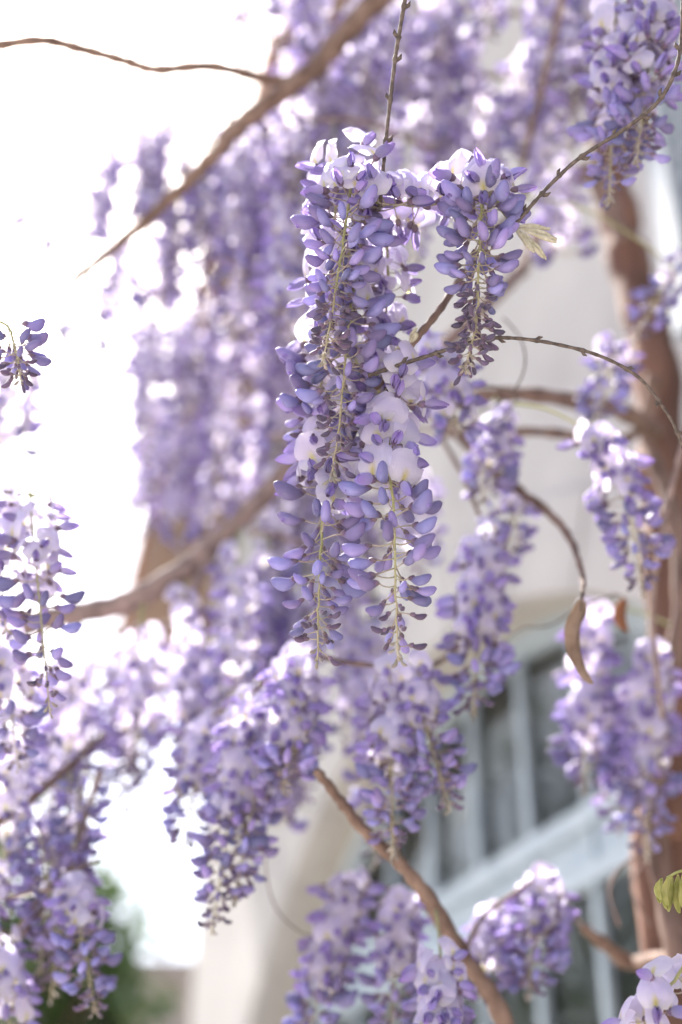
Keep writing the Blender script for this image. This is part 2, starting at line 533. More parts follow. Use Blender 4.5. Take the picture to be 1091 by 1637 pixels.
# ------------------------------------------------------------------ trees in the garden
def leaf_tree(name, label, base, trunk_h, crown_c, crown_r, nleaf, leaf, seed, group=None):
    rnd = random.Random(seed)
    t = empty(name, base)
    tag(t, label, 'tree', group)
    m = MB()
    cc = Vector(crown_c)
    m.tube(smooth_path([(0, 0, 0), (0.05, 0.03, trunk_h * 0.5), (0.0, 0.05, trunk_h), cc * 0.5 + Vector((0, 0, trunk_h * 0.5))]), [0.12 - 0.07 * i / 18 for i in range(19)], M['bark'], 8)
    clumps = []
    for i in range(46):
        while True:
            v = Vector((rnd.uniform(-1, 1), rnd.uniform(-1, 1), rnd.uniform(-1, 1)))
            if 0.25 < v.length < 1: break
        c_ = cc + Vector((v.x * crown_r[0], v.y * crown_r[1], v.z * crown_r[2]))
        clumps.append((c_, rnd.uniform(0.16, 0.34) * min(crown_r)))
        if i < 16:
            s = Vector((0, 0.05, trunk_h))
            m.tube(smooth_path([s, s.lerp(c_, 0.5) + Vector((0, 0, 0.15)), c_], 4), [0.05 - 0.042 * k / 8 for k in range(9)], M['bark'], 5)
    link('trunk', m.mesh('trunk'), t)
    m = MB()
    for i in range(nleaf):
        c_, r_ = clumps[rnd.randrange(len(clumps))]
        p = c_ + Vector((rnd.gauss(0, 1), rnd.gauss(0, 1), rnd.gauss(0, 0.8))) * r_ * 0.75
        q = Quaternion((rnd.gauss(0, 1), rnd.gauss(0, 1), rnd.gauss(0, 1), rnd.gauss(0, 1))).normalized().to_matrix()
        s = leaf * rnd.uniform(0.6, 1.3)
        pts = [(-1, 0, 0), (-0.3, 0.42, 0.06), (0.45, 0.36, 0.05), (1, 0, -0.1), (0.45, -0.36, 0.05), (-0.3, -0.42, 0.06)]
        o = len(m.v); k = m.slot(M['foliage'])
        for a in pts:
            m.v.append(tuple(p + q @ (Vector(a) * s))); m.pt.append((0, 0, 0))
        m.f += [(o, o + 1, o + 2, o + 3), (o, o + 3, o + 4, o + 5)]; m.mi += [k, k]
    tag(link('crown', m.mesh('crown'), t), kind='stuff')
    return t
b = CAM + ray(-125, 1560) * 5.6
leaf_tree('shrub_tree', 'dark green leafy tree beside the grey garden wall', (b.x, b.y, 0), 1.3, (0, 0, 2.55), (0.75, 0.8, 1.05), 8000, 0.055, 3)
for k, (az, dist, hgt, rr, sd) in enumerate(((-60, 8.0, 3.7, 2.2, 7), (-46, 9.5, 3.8, 2.3, 9))):
    leaf_tree('garden_tree', ['broad dark green tree across the garden mirrored in the arched window', 'second broad green tree across the garden nearer the grey garden wall'][k],
              (dist * sin(radians(az)), dist * cos(radians(az)), 0), 1.8, (0, 0, hgt), (rr, rr, rr * 1.0), 4800, 0.075, sd, 'trees across the garden')

# ------------------------------------------------------------------ wisteria flower parts (shared meshes)
MM = 0.001
def build_pedicel(mb, length, sag=0.1, r=0.55):
    pts = [(length * t, 0, -sag * length * sin(pi * t)) for t in (0, 0.35, 0.7, 1)]
    mb.tube(pts, [r * 0.9 * MM, r * 0.75 * MM, r * 0.75 * MM, r * 1.2 * MM], M['pedicel'], 5)

def build_calyx(mb, x, L, r):
    rows, pp = [], []
    for i, (t, k) in enumerate(((0, 0.25), (0.25, 0.75), (0.65, 1.0), (1.0, 0.92))):
        rows.append([(x + L * t, 0.8 * r * k * cos(2 * pi * j / 7), r * k * sin(2 * pi * j / 7)) for j in range(7)])
        pp.append([(t, 0, 0)] * 7)
    mb.grid(rows, M['calyx'], pp, closed=True, caps=True)

def build_bud(mb, x, L, fat, mat, curl=0.14, nseg=9, sides=8, thin=0.62, seed=0):
    """a folded standard petal: straight crest above, full belly below, blunt beak turned up"""
    rnd = random.Random(seed)
    rows, pp = [], []
    for i in range(nseg + 1):
        t = i / nseg
        prof = (math.sqrt(max(0.0, 1 - ((t - 0.58) / 0.425) ** 2)) if t > 0.58 else 0.30 + 0.70 * sin(pi * 0.5 * t / 0.58) ** 1.2)
        hh = L * fat * prof + 0.0002
        zc = -L * 0.10 * sin(pi * t) + L * curl * t ** 1.7
        row = []
        for j in range(sides):
            a = 2 * pi * j / sides
            ca, sa = cos(a), sin(a)
            zz = hh * sa * (1.18 if sa < 0 else 0.80)
            yy = hh * thin * ca * (1.0 + 0.25 * (-sa if sa < 0 else 0))
            row.append((x + L * t + 0.10 * L * sa * (1 - t), yy, zc + zz))
        rows.append(row); pp.append([(t, sin(2 * pi * j / sides), 0) for j in range(sides)])
    mb.grid(rows, mat, pp, closed=True, caps=True)

def build_banner(mb, x, W, H, back, seed, nu=9, nv=8):
    """round standard petal standing up behind the wings, creased on its midline, rim ruffled and rolled back"""
    rnd = random.Random(seed)
    ph, ph2 = rnd.uniform(0, 6), rnd.uniform(0, 6)
    rows, pp = [], []
    for i in range(nv + 1):
        t = i / nv
        zc = H * t
        w = W * 0.5 * (0.22 + 0.78 * math.sin(pi * min(1, t * 0.80 + 0.12)) ** 0.8) if t < 0.999 else W * 0.5 * 0.52
        if t > 0.8: w = W * 0.5 * (math.sqrt(max(0.0, 1 - ((t - 0.48) / 0.60) ** 2)))
        row, pr = [], []
        for j in range(nu + 1):
            u = 2 * j / nu - 1
            rr = abs(u)
            zz = zc - H * 0.10 * (rr ** 2) * t - H * 0.05 * math.exp(-(u / 0.15) ** 2) * t ** 4
            bend = back * H * (t ** 1.6)                       # leaning backwards
            roll = -0.16 * W * (rr ** 2.2) * (0.4 + 0.6 * t)   # rim rolled back
            crease = 0.05 * W * math.exp(-(u / 0.22) ** 2) * (1 - 0.6 * t)
            ruf = 0.028 * W * sin(5 * u + ph + 3 * t) * t * rr + 0.015 * W * sin(9 * t + ph2) * rr
            row.append((x - bend + roll - crease + ruf + 0.10 * H * sin(pi * t) * 0.6, w * u, zz + 0.001))
            pr.append((t, u, 0))
        rows.append(row); pp.append(pr)
    mb.grid(rows, M['banner'], pp)

def build_wing(mb, x, L, side, seed, droop=0.25):
    rnd = random.Random(seed)
    rows, pp = [], []
    n = 7
    for i in range(n + 1):
        t = i / n
        h = L * 0.34 * (sin(pi * min(1, 0.10 + 0.86 * t ** 0.8)) ** 0.7)
        if i == n: h *= 0.6
        zc = -L * droop * t ** 1.3 + L * 0.02
        row = []
        for j in range(5):
            v = 2 * j / 4 - 1
            bulge = side * (L * 0.17 * sin(pi * min(1, 0.15 + 0.8 * t)) * (1 - 0.75 * v * v) + 0.0005)
            row.append((x + L * t, bulge, zc + h * v * 0.75))
        rows.append(row); pp.append([(t, 2 * j / 4 - 1, 0) for j in range(5)])
    mb.grid(rows, M['wing'], pp)

def flower_pieces(seed):
    """dict of MB for one open flower, outward along +X"""
    rnd = random.Random(seed)
    pl = rnd.uniform(12, 16) * MM
    core = MB(); build_pedicel(core, pl, rnd.uniform(0.0, 0.15)); build_calyx(core, pl - 0.5 * MM, 5 * MM, 2.7 * MM)
    build_bud(core, pl + 4 * MM, 11 * MM, 0.17, M['wing'], curl=0.1, nseg=5, sides=6, thin=0.5)
    ban = MB(); build_banner(ban, pl + 3.2 * MM, rnd.uniform(20, 24) * MM, rnd.uniform(17, 20) * MM, rnd.uniform(0.15, 0.55), seed)
    w1, w2 = MB(), MB()
    dr = rnd.uniform(0.1, 0.35)
    build_wing(w1, pl + 3.5 * MM, rnd.uniform(13, 16) * MM, 1, seed, dr)
    build_wing(w2, pl + 3.5 * MM, rnd.uniform(13, 16) * MM, -1, seed + 1, dr)
    return dict(core=core, banner=ban, w1=w1, w2=w2)

NF = 6
FLOWERS = [flower_pieces(10 + i) for i in range(NF)]
I4 = Matrix.Identity(4)
FLOWER_SPLIT = [{k: v.mesh('flower_' + k) for k, v in f.items()} for f in FLOWERS]
FLOWER_ALL = []
for f in FLOWERS:
    m = MB()
    for k in ('core', 'banner', 'w1', 'w2'): m.join(f[k], I4)
    FLOWER_ALL.append(m)
FLOWER_ALL_ME = [m.mesh('flower') for m in FLOWER_ALL]

BUDS = {'large': [], 'medium': [], 'small': [], 'tiny': [], 'opening': []}
for i in range(4):
    r_ = random.Random(50 + i)
    m = MB(); pl = r_.uniform(10, 14) * MM; build_pedicel(m, pl, r_.uniform(-.05, .15)); build_calyx(m, pl - .4 * MM, 4.4 * MM, 2.2 * MM)
    build_bud(m, pl + 2.6 * MM, r_.uniform(13.5, 15.5) * MM, r_.uniform(.29, .33), M['bud'], curl=r_.uniform(.02, .16), seed=i); BUDS['large'].append(m)
    m = MB(); pl = r_.uniform(10, 14) * MM; build_pedicel(m, pl, r_.uniform(-.05, .15)); build_calyx(m, pl - .4 * MM, 4.4 * MM, 2.3 * MM)
    build_bud(m, pl + 2.6 * MM, r_.uniform(16, 18) * MM, r_.uniform(.29, .33), M['bud'], curl=r_.uniform(.1, .25), seed=i)
    build_wing(m, pl + 5 * MM, 12 * MM, 1, i, .42); build_wing(m, pl + 5 * MM, 12 * MM, -1, i, .42); BUDS['opening'].append(m)
    m = MB(); pl = r_.uniform(8, 11) * MM; build_pedicel(m, pl, r_.uniform(-.05, .15), .5); build_calyx(m, pl - .4 * MM, 3.6 * MM, 1.8 * MM)
    build_bud(m, pl + 2.2 * MM, r_.uniform(10, 12) * MM, r_.uniform(.27, .31), M['bud'], curl=r_.uniform(0, .12), seed=i); BUDS['medium'].append(m)
    m = MB(); pl = r_.uniform(5, 8) * MM; build_pedicel(m, pl, r_.uniform(-.1, .1), .42); build_calyx(m, pl - .4 * MM, 3.2 * MM, 1.6 * MM)
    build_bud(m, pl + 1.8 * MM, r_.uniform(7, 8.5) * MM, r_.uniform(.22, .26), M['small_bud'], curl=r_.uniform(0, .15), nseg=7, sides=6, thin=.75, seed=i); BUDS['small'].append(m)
    m = MB(); build_pedicel(m, 3 * MM, 0, .35); build_bud(m, 2.6 * MM, r_.uniform(4, 5.5) * MM, .22, M['downy_bud'], curl=.05, nseg=5, sides=5, thin=.85, seed=i); BUDS['tiny'].append(m)
BUD_ME = {k: [b.mesh('bud_' + k) for b in v] for k, v in BUDS.items()}

def flower_layout(path, n, opened, rnd, width=1.0, young=0.0, lean=0.32):
    """along a stem path (world or local points): list of (kind, matrix)"""
    segs = [0.0]
    for a, b in zip(path[:-1], path[1:]): segs.append(segs[-1] + (b - a).length)
    tot = segs[-1]
    def at(t):
        d = t * tot
        for i in range(len(segs) - 1):
            if d <= segs[i + 1] or i == len(segs) - 2:
                k = (d - segs[i]) / max(1e-9, segs[i + 1] - segs[i])
                return path[i].lerp(path[i + 1], k), (path[i + 1] - path[i]).normalized()
    out = []
    phi = rnd.uniform(0, 6.28)
    for i in range(n):
        t = (i + rnd.uniform(-.4, .4)) / n
        t = min(max(t, 0), 1) ** 0.76
        p, tan = at(t)
        phi += 2.399 + rnd.uniform(-.35, .35)
        a = t + rnd.uniform(-.05, .05)
        if a < opened: kind = 'open'
        elif a < opened + 0.08: kind = 'opening'
        elif a < 0.60 + opened * 0.3 - young: kind = 'large'
        elif a < 0.75 + opened * .2 - young * 1.1: kind = 'medium'
        elif a < 0.93: kind = 'small'
        else: kind = 'tiny'
        if kind == 'open':
            sc, pit = rnd.uniform(.88, 1.1), rnd.uniform(-.35, .35)
            if rnd.random() < lean:              # blossoms turn out to the open side, away from the house
                phi = -pi / 2 + rnd.gauss(0, .65); pit = rnd.gauss(-.35, .22)
        elif kind in ('large', 'opening'):
            sc, pit = rnd.uniform(.85, 1.1), rnd.uniform(-.45, .15)
        elif kind == 'medium':
            sc, pit = rnd.uniform(.85, 1.1), rnd.uniform(-.6, .1)
        elif kind == 'small':
            sc, pit = rnd.uniform(.8, 1.15), rnd.uniform(-.8, .1)
        else:
            sc, pit = rnd.uniform(.7, 1.1), rnd.uniform(-1.3, -.4)
        sc *= width
        X = Vector((cos(phi) * cos(pit), sin(phi) * cos(pit), sin(pit)))
        Zr = Vector((0, 0, 1)) - X * X.z
        Zr.normalize()
        Y = Zr.cross(X)
        R = Matrix((X, Y, Zr)).transposed().to_4x4() @ Matrix.Rotation(rnd.gauss(0, .28), 4, 'X') @ Matrix.Rotation(rnd.gauss(0, .22), 4, 'Z')
        out.append((kind, Matrix.Translation(p) @ R @ Matrix.Scale(sc, 4)))
    return out

def stem_radii(n, r0, r1): return [r0 + (r1 - r0) * i / (n - 1) for i in range(n)]

def raceme(label, pts, n, opened, split, seed, top=1, young=0.0, width=1.0, group=None, r0=1.5, cat='flower cluster'):
    """a hanging cluster with every flower and bud its own part. pts: anchor ... top ... tip as (px, py, depth)"""
    rnd = random.Random(seed)
    W = [P(*p) for p in pts]
    base = W[0].copy()
    root = empty('wisteria_raceme', base)
    tag(root, label, cat, group)
    loc = [w - base for w in W]
    full = smooth_path(loc, 6)
    full = [p + Vector((rnd.uniform(-1, 1), rnd.uniform(-1, 1), 0)) * 0.0006 for p in full]
    m = MB(); m.tube(full, stem_radii(len(full), r0 * MM, 0.55 * MM), M['rachis'], 7)
    link('stem', m.mesh('stem'), root)
    body = full[top * 6:]
    for kind, mt in flower_layout(body, n, opened, rnd, width, young):
        if kind == 'open':
            k = rnd.randrange(NF)
            if split:
                f = link('flower', FLOWER_SPLIT[k]['core'], root, mt)
                link('banner_petal', FLOWER_SPLIT[k]['banner'], f)
                link('wing_petal', FLOWER_SPLIT[k]['w1'], f)
                link('wing_petal', FLOWER_SPLIT[k]['w2'], f)
            else:
                link('flower', FLOWER_ALL_ME[k], root, mt)
        else:
            link('bud', rnd.choice(BUD_ME[kind]), root, mt)
    return root

# ------------------------------------------------------------------ vine wood
ANCHORS = []
def wood(name, label, cat, pts, r0, r1, mat, sides=8, per=8, node=0, wob=0.0, seed=0, group=None, q=None, parent=None, curve=1.0):
    rnd = random.Random(seed)
    W = [P(*p) for p in pts] if q is None else [PW(p[0], p[1], q) for p in pts]
    path = smooth_path(W, per)
    ANCHORS.extend(path)
    base = path[0].copy() if parent is None else parent.location.copy()
    n = len(path)
    rad = []
    for i in range(n):
        t = i / (n - 1)
        r = r0 + (r1 - r0) * t ** curve
        r *= 1 + 0.10 * sin(i * 1.7 + seed) + rnd.uniform(-.05, .05)
        if node and i % node == 0: r *= 1.55
        rad.append(r)
    loc = [p - base + Vector((rnd.uniform(-1, 1), rnd.uniform(-1, 1), rnd.uniform(-1, 1))) * wob for p in path]
    m = MB(); m.tube(loc, rad, mat, sides)
    if node:                                   # small leaf-scar buds on the twig
        for i in range(node, n - 1, node):
            d = (loc[i + 1] - loc[i - 1]).normalized()
            s = d.cross(Vector((0, 1, 0.3))).normalized() * (1 if (i // node) % 2 else -1)
            b0 = loc[i] + s * rad[i] * 0.5
            m.tube([b0, b0 + s * rad[i] * 1.0 + d * rad[i] * 0.9, b0 + s * rad[i] * 1.3 + d * rad[i] * 2.2], [rad[i] * .75, rad[i] * .7, rad[i] * .15], mat, 5)
    o = link(name, m.mesh(name), parent)
    if parent is None:
        o.location = base
        tag(o, label, cat, group)
    return path

# trunk climbing the house wall
QT = 0.86
tp = PW(1086, 1637, QT)
trunk_root = empty('wisteria_vine', (tp.x, tp.y, 0))
tag(trunk_root, 'thick red-brown wisteria trunk climbing the pale house wall', 'trunk')
def part_wood(name, world_pts, r0, r1, mat, sides=10, seed=0):
    rnd = random.Random(seed)
    path = smooth_path(world_pts, 10)
    ANCHORS.extend(path)
    rad = [(r0 + (r1 - r0) * i / (len(path) - 1)) * (1 + 0.12 * sin(i * 0.9 + seed) + rnd.uniform(-.06, .06)) for i in range(len(path))]
    m = MB(); m.tube([p - trunk_root.location for p in path], rad, mat, sides)
    return link(name, m.mesh(name), trunk_root)
tw = [Vector((tp.x, tp.y, -0.05))] + [PW(x, y, QT) for x, y in ((1086, 1637), (1080, 1300), (1076, 1000), (1062, 760), (1045, 560), (1008, 430), (985, 320), (960, 150), (930, -80), (880, -450), (850, -900))]
part_wood('main_stem', tw, 0.031, 0.022, M['trunk'], 12, 3)
part_wood('twisted_stem', [PW(x, y, QT - 0.045) for x, y in ((1094, 1560), (1050, 1350), (1058, 1150), (1093, 950), (1070, 800), (1035, 700), (1046, 600))], 0.012, 0.009, M['bark'], 8, 5)
def trunk_at(y0):
    return min(ANCHORS, key=lambda a: abs(a.z - PW(1065, y0, QT).z))
part_wood('branch', [trunk_at(690)] + [P(*p) for p in ((1000, 660, 1.5), (940, 645, 1.45), (860, 632, 1.4), (790, 630, 1.38), (735, 640, 1.4), (690, 665, 1.45))], 0.0100, 0.005, M['bark'], 8, 6)
part_wood('branch', [trunk_at(730)] + [P(*p) for p in ((980, 708, 1.52), (900, 694, 1.48), (830, 690, 1.45), (760, 700, 1.45), (700, 690, 1.48))], 0.0066, 0.0032, M['bark'], 8, 7)
part_wood('branch', [trunk_at(310)] + [P(*p) for p in ((950, 285, 1.6), (910, 285, 1.62), (880, 320, 1.66), (862, 370, 1.7), (835, 430, 1.8))], 0.012, 0.007, M['bark_grey'], 8, 8)
part_wood('branch', [trunk_at(1560)] + [P(*p) for p in ((1010, 1540, 1.45), (960, 1505, 1.4), (930, 1480, 1.38))], 0.010, 0.004, M['bark'], 8, 9)

BR = 'wisteria branches in the canopy'
b1 = wood('branch', 'thick dark branch sweeping diagonally across the upper canopy against the sky', 'branch', [(640, -40, 1.55), (560, 45, 1.54), (500, 112, 1.53), (450, 150, 1.52), (390, 197, 1.52), (340, 250, 1.52), (280, 310, 1.52), (190, 390, 1.52), (120, 448, 1.52), (40, 520, 1.52)], 0.0135, 0.0036, M['bark'], seed=1, wob=.001)
b2 = wood('branch', 'thin dark bare branch crossing the white sky above the diagonal branch', 'branch', [(-40, 80, 1.45), (60, 64, 1.45), (130, 78, 1.46), (200, 97, 1.47), (250, 111, 1.48), (340, 106, 1.5), (440, 128, 1.55), (500, 118, 1.55)], 0.0066, 0.0062, M['bark'], seed=2)
b3 = wood('branch', 'thick pinkish-brown branch curving up behind the long hanging clusters', 'branch', [(-60, 1002, 1.5), (20, 1000, 1.5), (100, 985, 1.5), (185, 968, 1.5), (260, 932, 1.5), (330, 880, 1.52), (400, 815, 1.54), (470, 740, 1.58), (560, 650, 1.62), (700, 560, 1.7), (835, 430, 1.8)], 0.0135, 0.009, M['bark_grey'], seed=3, wob=.0008)
b4 = wood('branch', 'thin branch forking downward from the thick pinkish-brown branch', 'branch', [(262, 932, 1.5), (300, 955, 1.48), (340, 1000, 1.47), (382, 1052, 1.45), (422, 1092, 1.4), (470, 1120, 1.3)], 0.0035, 0.0022, M['bark_grey'], seed=4)
b4b = wood('branch', 'short stub branch forking under the thick pinkish-brown branch', 'branch', [(345, 868, 1.525), (318, 925, 1.5), (300, 958, 1.48)], 0.007, 0.004, M['bark_grey'], seed=14)
b5 = wood('branch', 'knotty brown branch crossing diagonally before the barred arched window', 'branch', [(505, 1230, 1.14), (545, 1282, 1.15), (590, 1335, 1.16), (640, 1382, 1.17), (690, 1442, 1.18), (740, 1530, 1.2), (790, 1598, 1.21), (830, 1690, 1.22)], 0.0035, 0.0088, M['bark'], seed=5, wob=.0008)
b5b = wood('twig', 'short twig rising from the knotty diagonal branch', 'twig', [(640, 1382, 1.17), (632, 1340, 1.16), (620, 1300, 1.15)], 0.003, 0.0016, M['twig'], seed=15)
b8 = wood('branch', 'brown branch drooping past the open clusters towards the dry leaf', 'branch', [(700, 655, 1.5), (745, 705, 1.42), (800, 762, 1.36), (880, 822, 1.3), (915, 868, 1.25), (932, 925, 1.18), (930, 962, 1.12)], 0.0085, 0.0014, M['bark'], seed=8, wob=.0006, curve=.7)
b9 = wood('branch', 'slender brown branch hanging down behind the upper flower masses', 'branch', [(905, -40, 1.5), (890, 40, 1.48), (870, 125, 1.46), (850, 205, 1.45), (832, 280, 1.44)], 0.0042, 0.0026, M['bark'], seed=9)
b10 = wood('branch', 'brown branch leaning among the purple blossoms beside the shrub tree', 'branch', [(200, 1140, 1.5), (150, 1190, 1.42), (95, 1240, 1.35), (40, 1285, 1.3), (-40, 1340, 1.25)], 0.003, 0.005, M['bark'], seed=10)
b11 = wood('twig', 'tangled pale twig between the pale clusters beside the shrub tree', 'twig', [(160, 1230, 1.32), (130, 1330, 1.3), (95, 1420, 1.27), (45, 1480, 1.25), (0, 1560, 1.22)], 0.003, 0.0022, M['bark_grey'], seed=11)
b12 = wood('twig', 'pale twig curling over the shrub tree', 'twig', [(20, 1500, 1.24), (60, 1440, 1.24), (100, 1400, 1.25), (160, 1375, 1.28)], 0.002, 0.0015, M['bark_grey'], seed=12)

wood('twig', 'thin twig reaching in above the pale clusters against the white sky', 'twig', [(-140, 740, 1.2), (-60, 770, 1.16), (0, 785, 1.14), (60, 792, 1.12)], 0.0022, 0.001, M['twig'], seed=16)
wood('twig', 'thin twig carrying the white-lit cluster before the arch', 'twig', [(700, 690, 1.42), (740, 760, 1.34), (765, 820, 1.29), (778, 850, 1.27)], 0.0026, 0.0014, M['bark'], seed=17)
wood('twig', 'thin twig above the low violet blossoms beside the shrub tree', 'twig', [(-90, 1400, 1.3), (-20, 1440, 1.25), (60, 1425, 1.22), (125, 1425, 1.2)], 0.0022, 0.0012, M['bark_grey'], seed=18)
wood('twig', 'thin twig running above the knotty diagonal branch into the lavender clusters', 'twig', [(760, 1010, 1.45), (700, 1060, 1.3), (650, 1068, 1.22), (560, 1060, 1.22), (480, 1052, 1.22), (400, 1110, 1.25), (330, 1150, 1.3)], 0.0028, 0.0016, M['bark'], seed=19)
wood('twig', 'thin twig crossing under the knotty branch before the window bars', 'twig', [(760, 1560, 1.2), (720, 1510, 1.22), (660, 1435, 1.28), (560, 1412, 1.3), (500, 1420, 1.3)], 0.0028, 0.0016, M['bark_grey'], seed=20)
wood('twig', 'thin twig carrying blossoms across the lower window bars', 'twig', [(740, 1530, 1.2), (770, 1470, 1.28), (820, 1430, 1.3), (870, 1412, 1.3), (930, 1480, 1.5)], 0.0026, 0.0018, M['bark_grey'], seed=61)
wood('twig', 'upper twig carrying the blue-violet clusters above the arching twig', 'twig', [(890, -60, 1.5), (960, -50, 1.22), (1010, -40, 1.15), (1070, -50, 1.13), (1180, -60, 1.2)], 0.003, 0.002, M['bark'], seed=62)

# in-focus twigs
T1 = wood('twig', 'thin knobbly twig rising straight above the long hanging clusters', 'twig', [(608, 330, 1.0), (613, 268, 1.0), (622, 180, 1.005), (632, 95, 1.01), (640, 45, 1.01), (652, -30, 1.015), (662, -120, 1.06), (668, -300, 1.2)], 0.00125, 0.0016, M['twig'], per=12, node=9, seed=21)
T2 = wood('twig', 'thin arching twig above the compact cluster of dark-tipped buds', 'twig', [(822, 362, 0.985), (850, 328, 0.985), (885, 290, 0.99), (930, 250, 0.99), (1000, 205, 0.99), (1050, 165, 0.99), (1078, 118, 0.99), (1090, 60, 1.0), (1092, -40, 1.02), (1085, -250, 1.15)], 0.0013, 0.0015, M['twig'], per=12, node=9, seed=22)
T3 = wood('twig', 'thin arching bare twig crossing below the compact cluster of dark-tipped buds', 'twig', [(590, 600, 1.01), (640, 583, 1.0), (690, 567, 0.99), (730, 554, 0.985), (780, 541, 0.985), (830, 541, 0.985), (890, 550, 0.985), (960, 569, 0.985), (1020, 602, 0.985), (1060, 650, 0.985), (1086, 698, 0.985), (1120, 800, 1.0)], 0.0015, 0.0010, M['twig'], per=10, node=11, seed=23)
T4 = wood('twig', 'short stout brown twig among the flowers between the hanging clusters', 'twig', [(600, 620, 1.03), (635, 580, 1.02), (665, 542, 1.025), (702, 497, 1.04), (740, 440, 1.1), (800, 360, 1.3), (845, 300, 1.44)], 0.0028, 0.0026, M['bark'], per=10, seed=24)
wood('tendril', 'fine grey tendril looping beside the thick wall branches', 'tendril', [(805, 508, 1.3), (832, 540, 1.25), (840, 580, 1.22), (825, 620, 1.22), (790, 648, 1.24), (745, 665, 1.27), (700, 690, 1.3)], 0.0009, 0.0007, M['twig'], seed=25)
wood('tendril', 'fine grey tendril curving over the thick wall branches', 'tendril', [(690, 650, 1.3), (730, 625, 1.28), (790, 618, 1.26), (825, 632, 1.25), (812, 660, 1.25), (770, 685, 1.28)], 0.0011, 0.0006, M['twig'], seed=26)
wood('tendril', 'long hair-thin tendril hanging before the sunlit wall edge', 'tendril', [(440, 1230, 1.28), (428, 1290, 1.3), (425, 1380, 1.3), (440, 1450, 1.3), (480, 1490, 1.28), (520, 1500, 1.26)], 0.0008, 0.0006, M['twig'], seed=27)
wood('tendril', 'dry curled stem beside the barred window near the drooping young leaves', 'tendril', [(990, 1480, 1.35), (975, 1420, 1.35), (1000, 1380, 1.36), (1030, 1375, 1.38), (1010, 1420, 1.38), (1040, 1480, 1.4)], 0.0017, 0.001, M['bark_grey'], seed=28)
wood('twig', 'fine bare reddish twig before the arch soffit', 'twig', [(985, 950, 1.3), (930, 970, 1.3), (880, 1000, 1.3), (835, 1005, 1.3), (800, 1035, 1.3)], 0.0012, 0.0006, M['twig'], seed=29)
wood('twig', 'pale slanting stem running beside the red-brown trunk', 'twig', [(1130, 540, 1.25), (1095, 700, 1.25), (1070, 800, 1.26), (1050, 905, 1.27), (1045, 1010, 1.28), (1060, 1150, 1.3)], 0.003, 0.0022, M['bark_grey'], seed=30)

# ------------------------------------------------------------------ hero racemes, in focus
HERO = 'long wisteria clusters hanging in focus'
raceme('long lavender wisteria cluster of plump buds with pale petals at its top', [(606, 322, 1.0), (585, 285, 1.01), (562, 300, 1.005), (548, 400, 0.99), (533, 490, 0.98), (517, 578, 0.97)], 112, 0.20, True, 101, top=1, young=.12, width=1.1, group=HERO)
raceme('lavender wisteria cluster with rosy rim-lit bud tip behind the plump buds', [(606, 322, 1.0), (600, 330, 1.03), (585, 370, 1.035), (562, 480, 1.03), (553, 570, 1.015), (542, 680, 1.0), (529, 768, 0.985)], 92, 0.30, True, 102, top=2, young=.08, width=1.1, group=HERO)
raceme('lavender wisteria cluster of wide pale blossoms tapering to a bare bud tip', [(600, 598, 1.01), (625, 590, 1.02), (632, 630, 1.015), (622, 715, 1.0), (628, 800, 0.985), (632, 900, 0.975), (634, 980, 0.965), (637, 1058, 0.958)], 84, 0.42, True, 103, top=1, width=1.18, group=HERO)
raceme('soft lavender wisteria cluster hanging against the pale glare beside the wide pale blossoms', [(600, 610, 1.03), (560, 640, 1.05), (522, 715, 1.04), (516, 810, 1.02), (512, 920, 1.0), (508, 1000, 0.99), (508, 1055, 0.985)], 84, 0.42, True, 104, top=1, width=1.15, group=HERO)
raceme('compact wisteria cluster of blue-lavender buds with a silvery dark tip', [(822, 362, 0.985), (795, 318, 0.99), (772, 300, 0.99), (769, 350, 0.985), (766, 430, 0.98), (762, 510, 0.972), (744, 590, 0.962)], 145, 0.10, True, 105, top=1, young=.16, width=1.08, group=HERO)
raceme('white-lit wisteria cluster glaring behind the plump lavender buds', [(606, 322, 1.0), (572, 262, 1.03), (545, 275, 1.04), (532, 400, 1.05), (522, 540, 1.05), (508, 650, 1.04), (492, 745, 1.03)], 80, 0.66, True, 106, top=1, width=1.15, group=HERO)
raceme('cluster of pale open blossoms bridging between the two in-focus clusters', [(822, 362, 0.985), (770, 300, 1.01), (715, 322, 1.02), (655, 328, 1.02), (606, 324, 1.0)], 26, 1.2, True, 107, top=1, width=1.15, group=HERO)
raceme('pale open wisteria blossoms behind the twig crossing above the wide pale cluster', [(606, 322, 1.0), (612, 350, 1.05), (620, 420, 1.06), (615, 520, 1.06), (600, 610, 1.05), (590, 700, 1.05)], 44, 0.9, True, 108, top=1, group=HERO)
raceme('open lavender blossoms on a green stem in front of the red-brown trunk', [(1140, 1470, 0.94), (1085, 1560, 0.945), (1050, 1600, 0.945), (1010, 1690, 0.94)], 15, 1.2, True, 109, top=1, r0=1.6)
raceme('small lavender bud cluster with downy stem alone against the white sky', [(-70, 430, 1.08), (-30, 500, 1.05), (10, 520, 1.03), (25, 560, 1.02), (34, 610, 1.01)], 38, -0.2, True, 110, top=2)

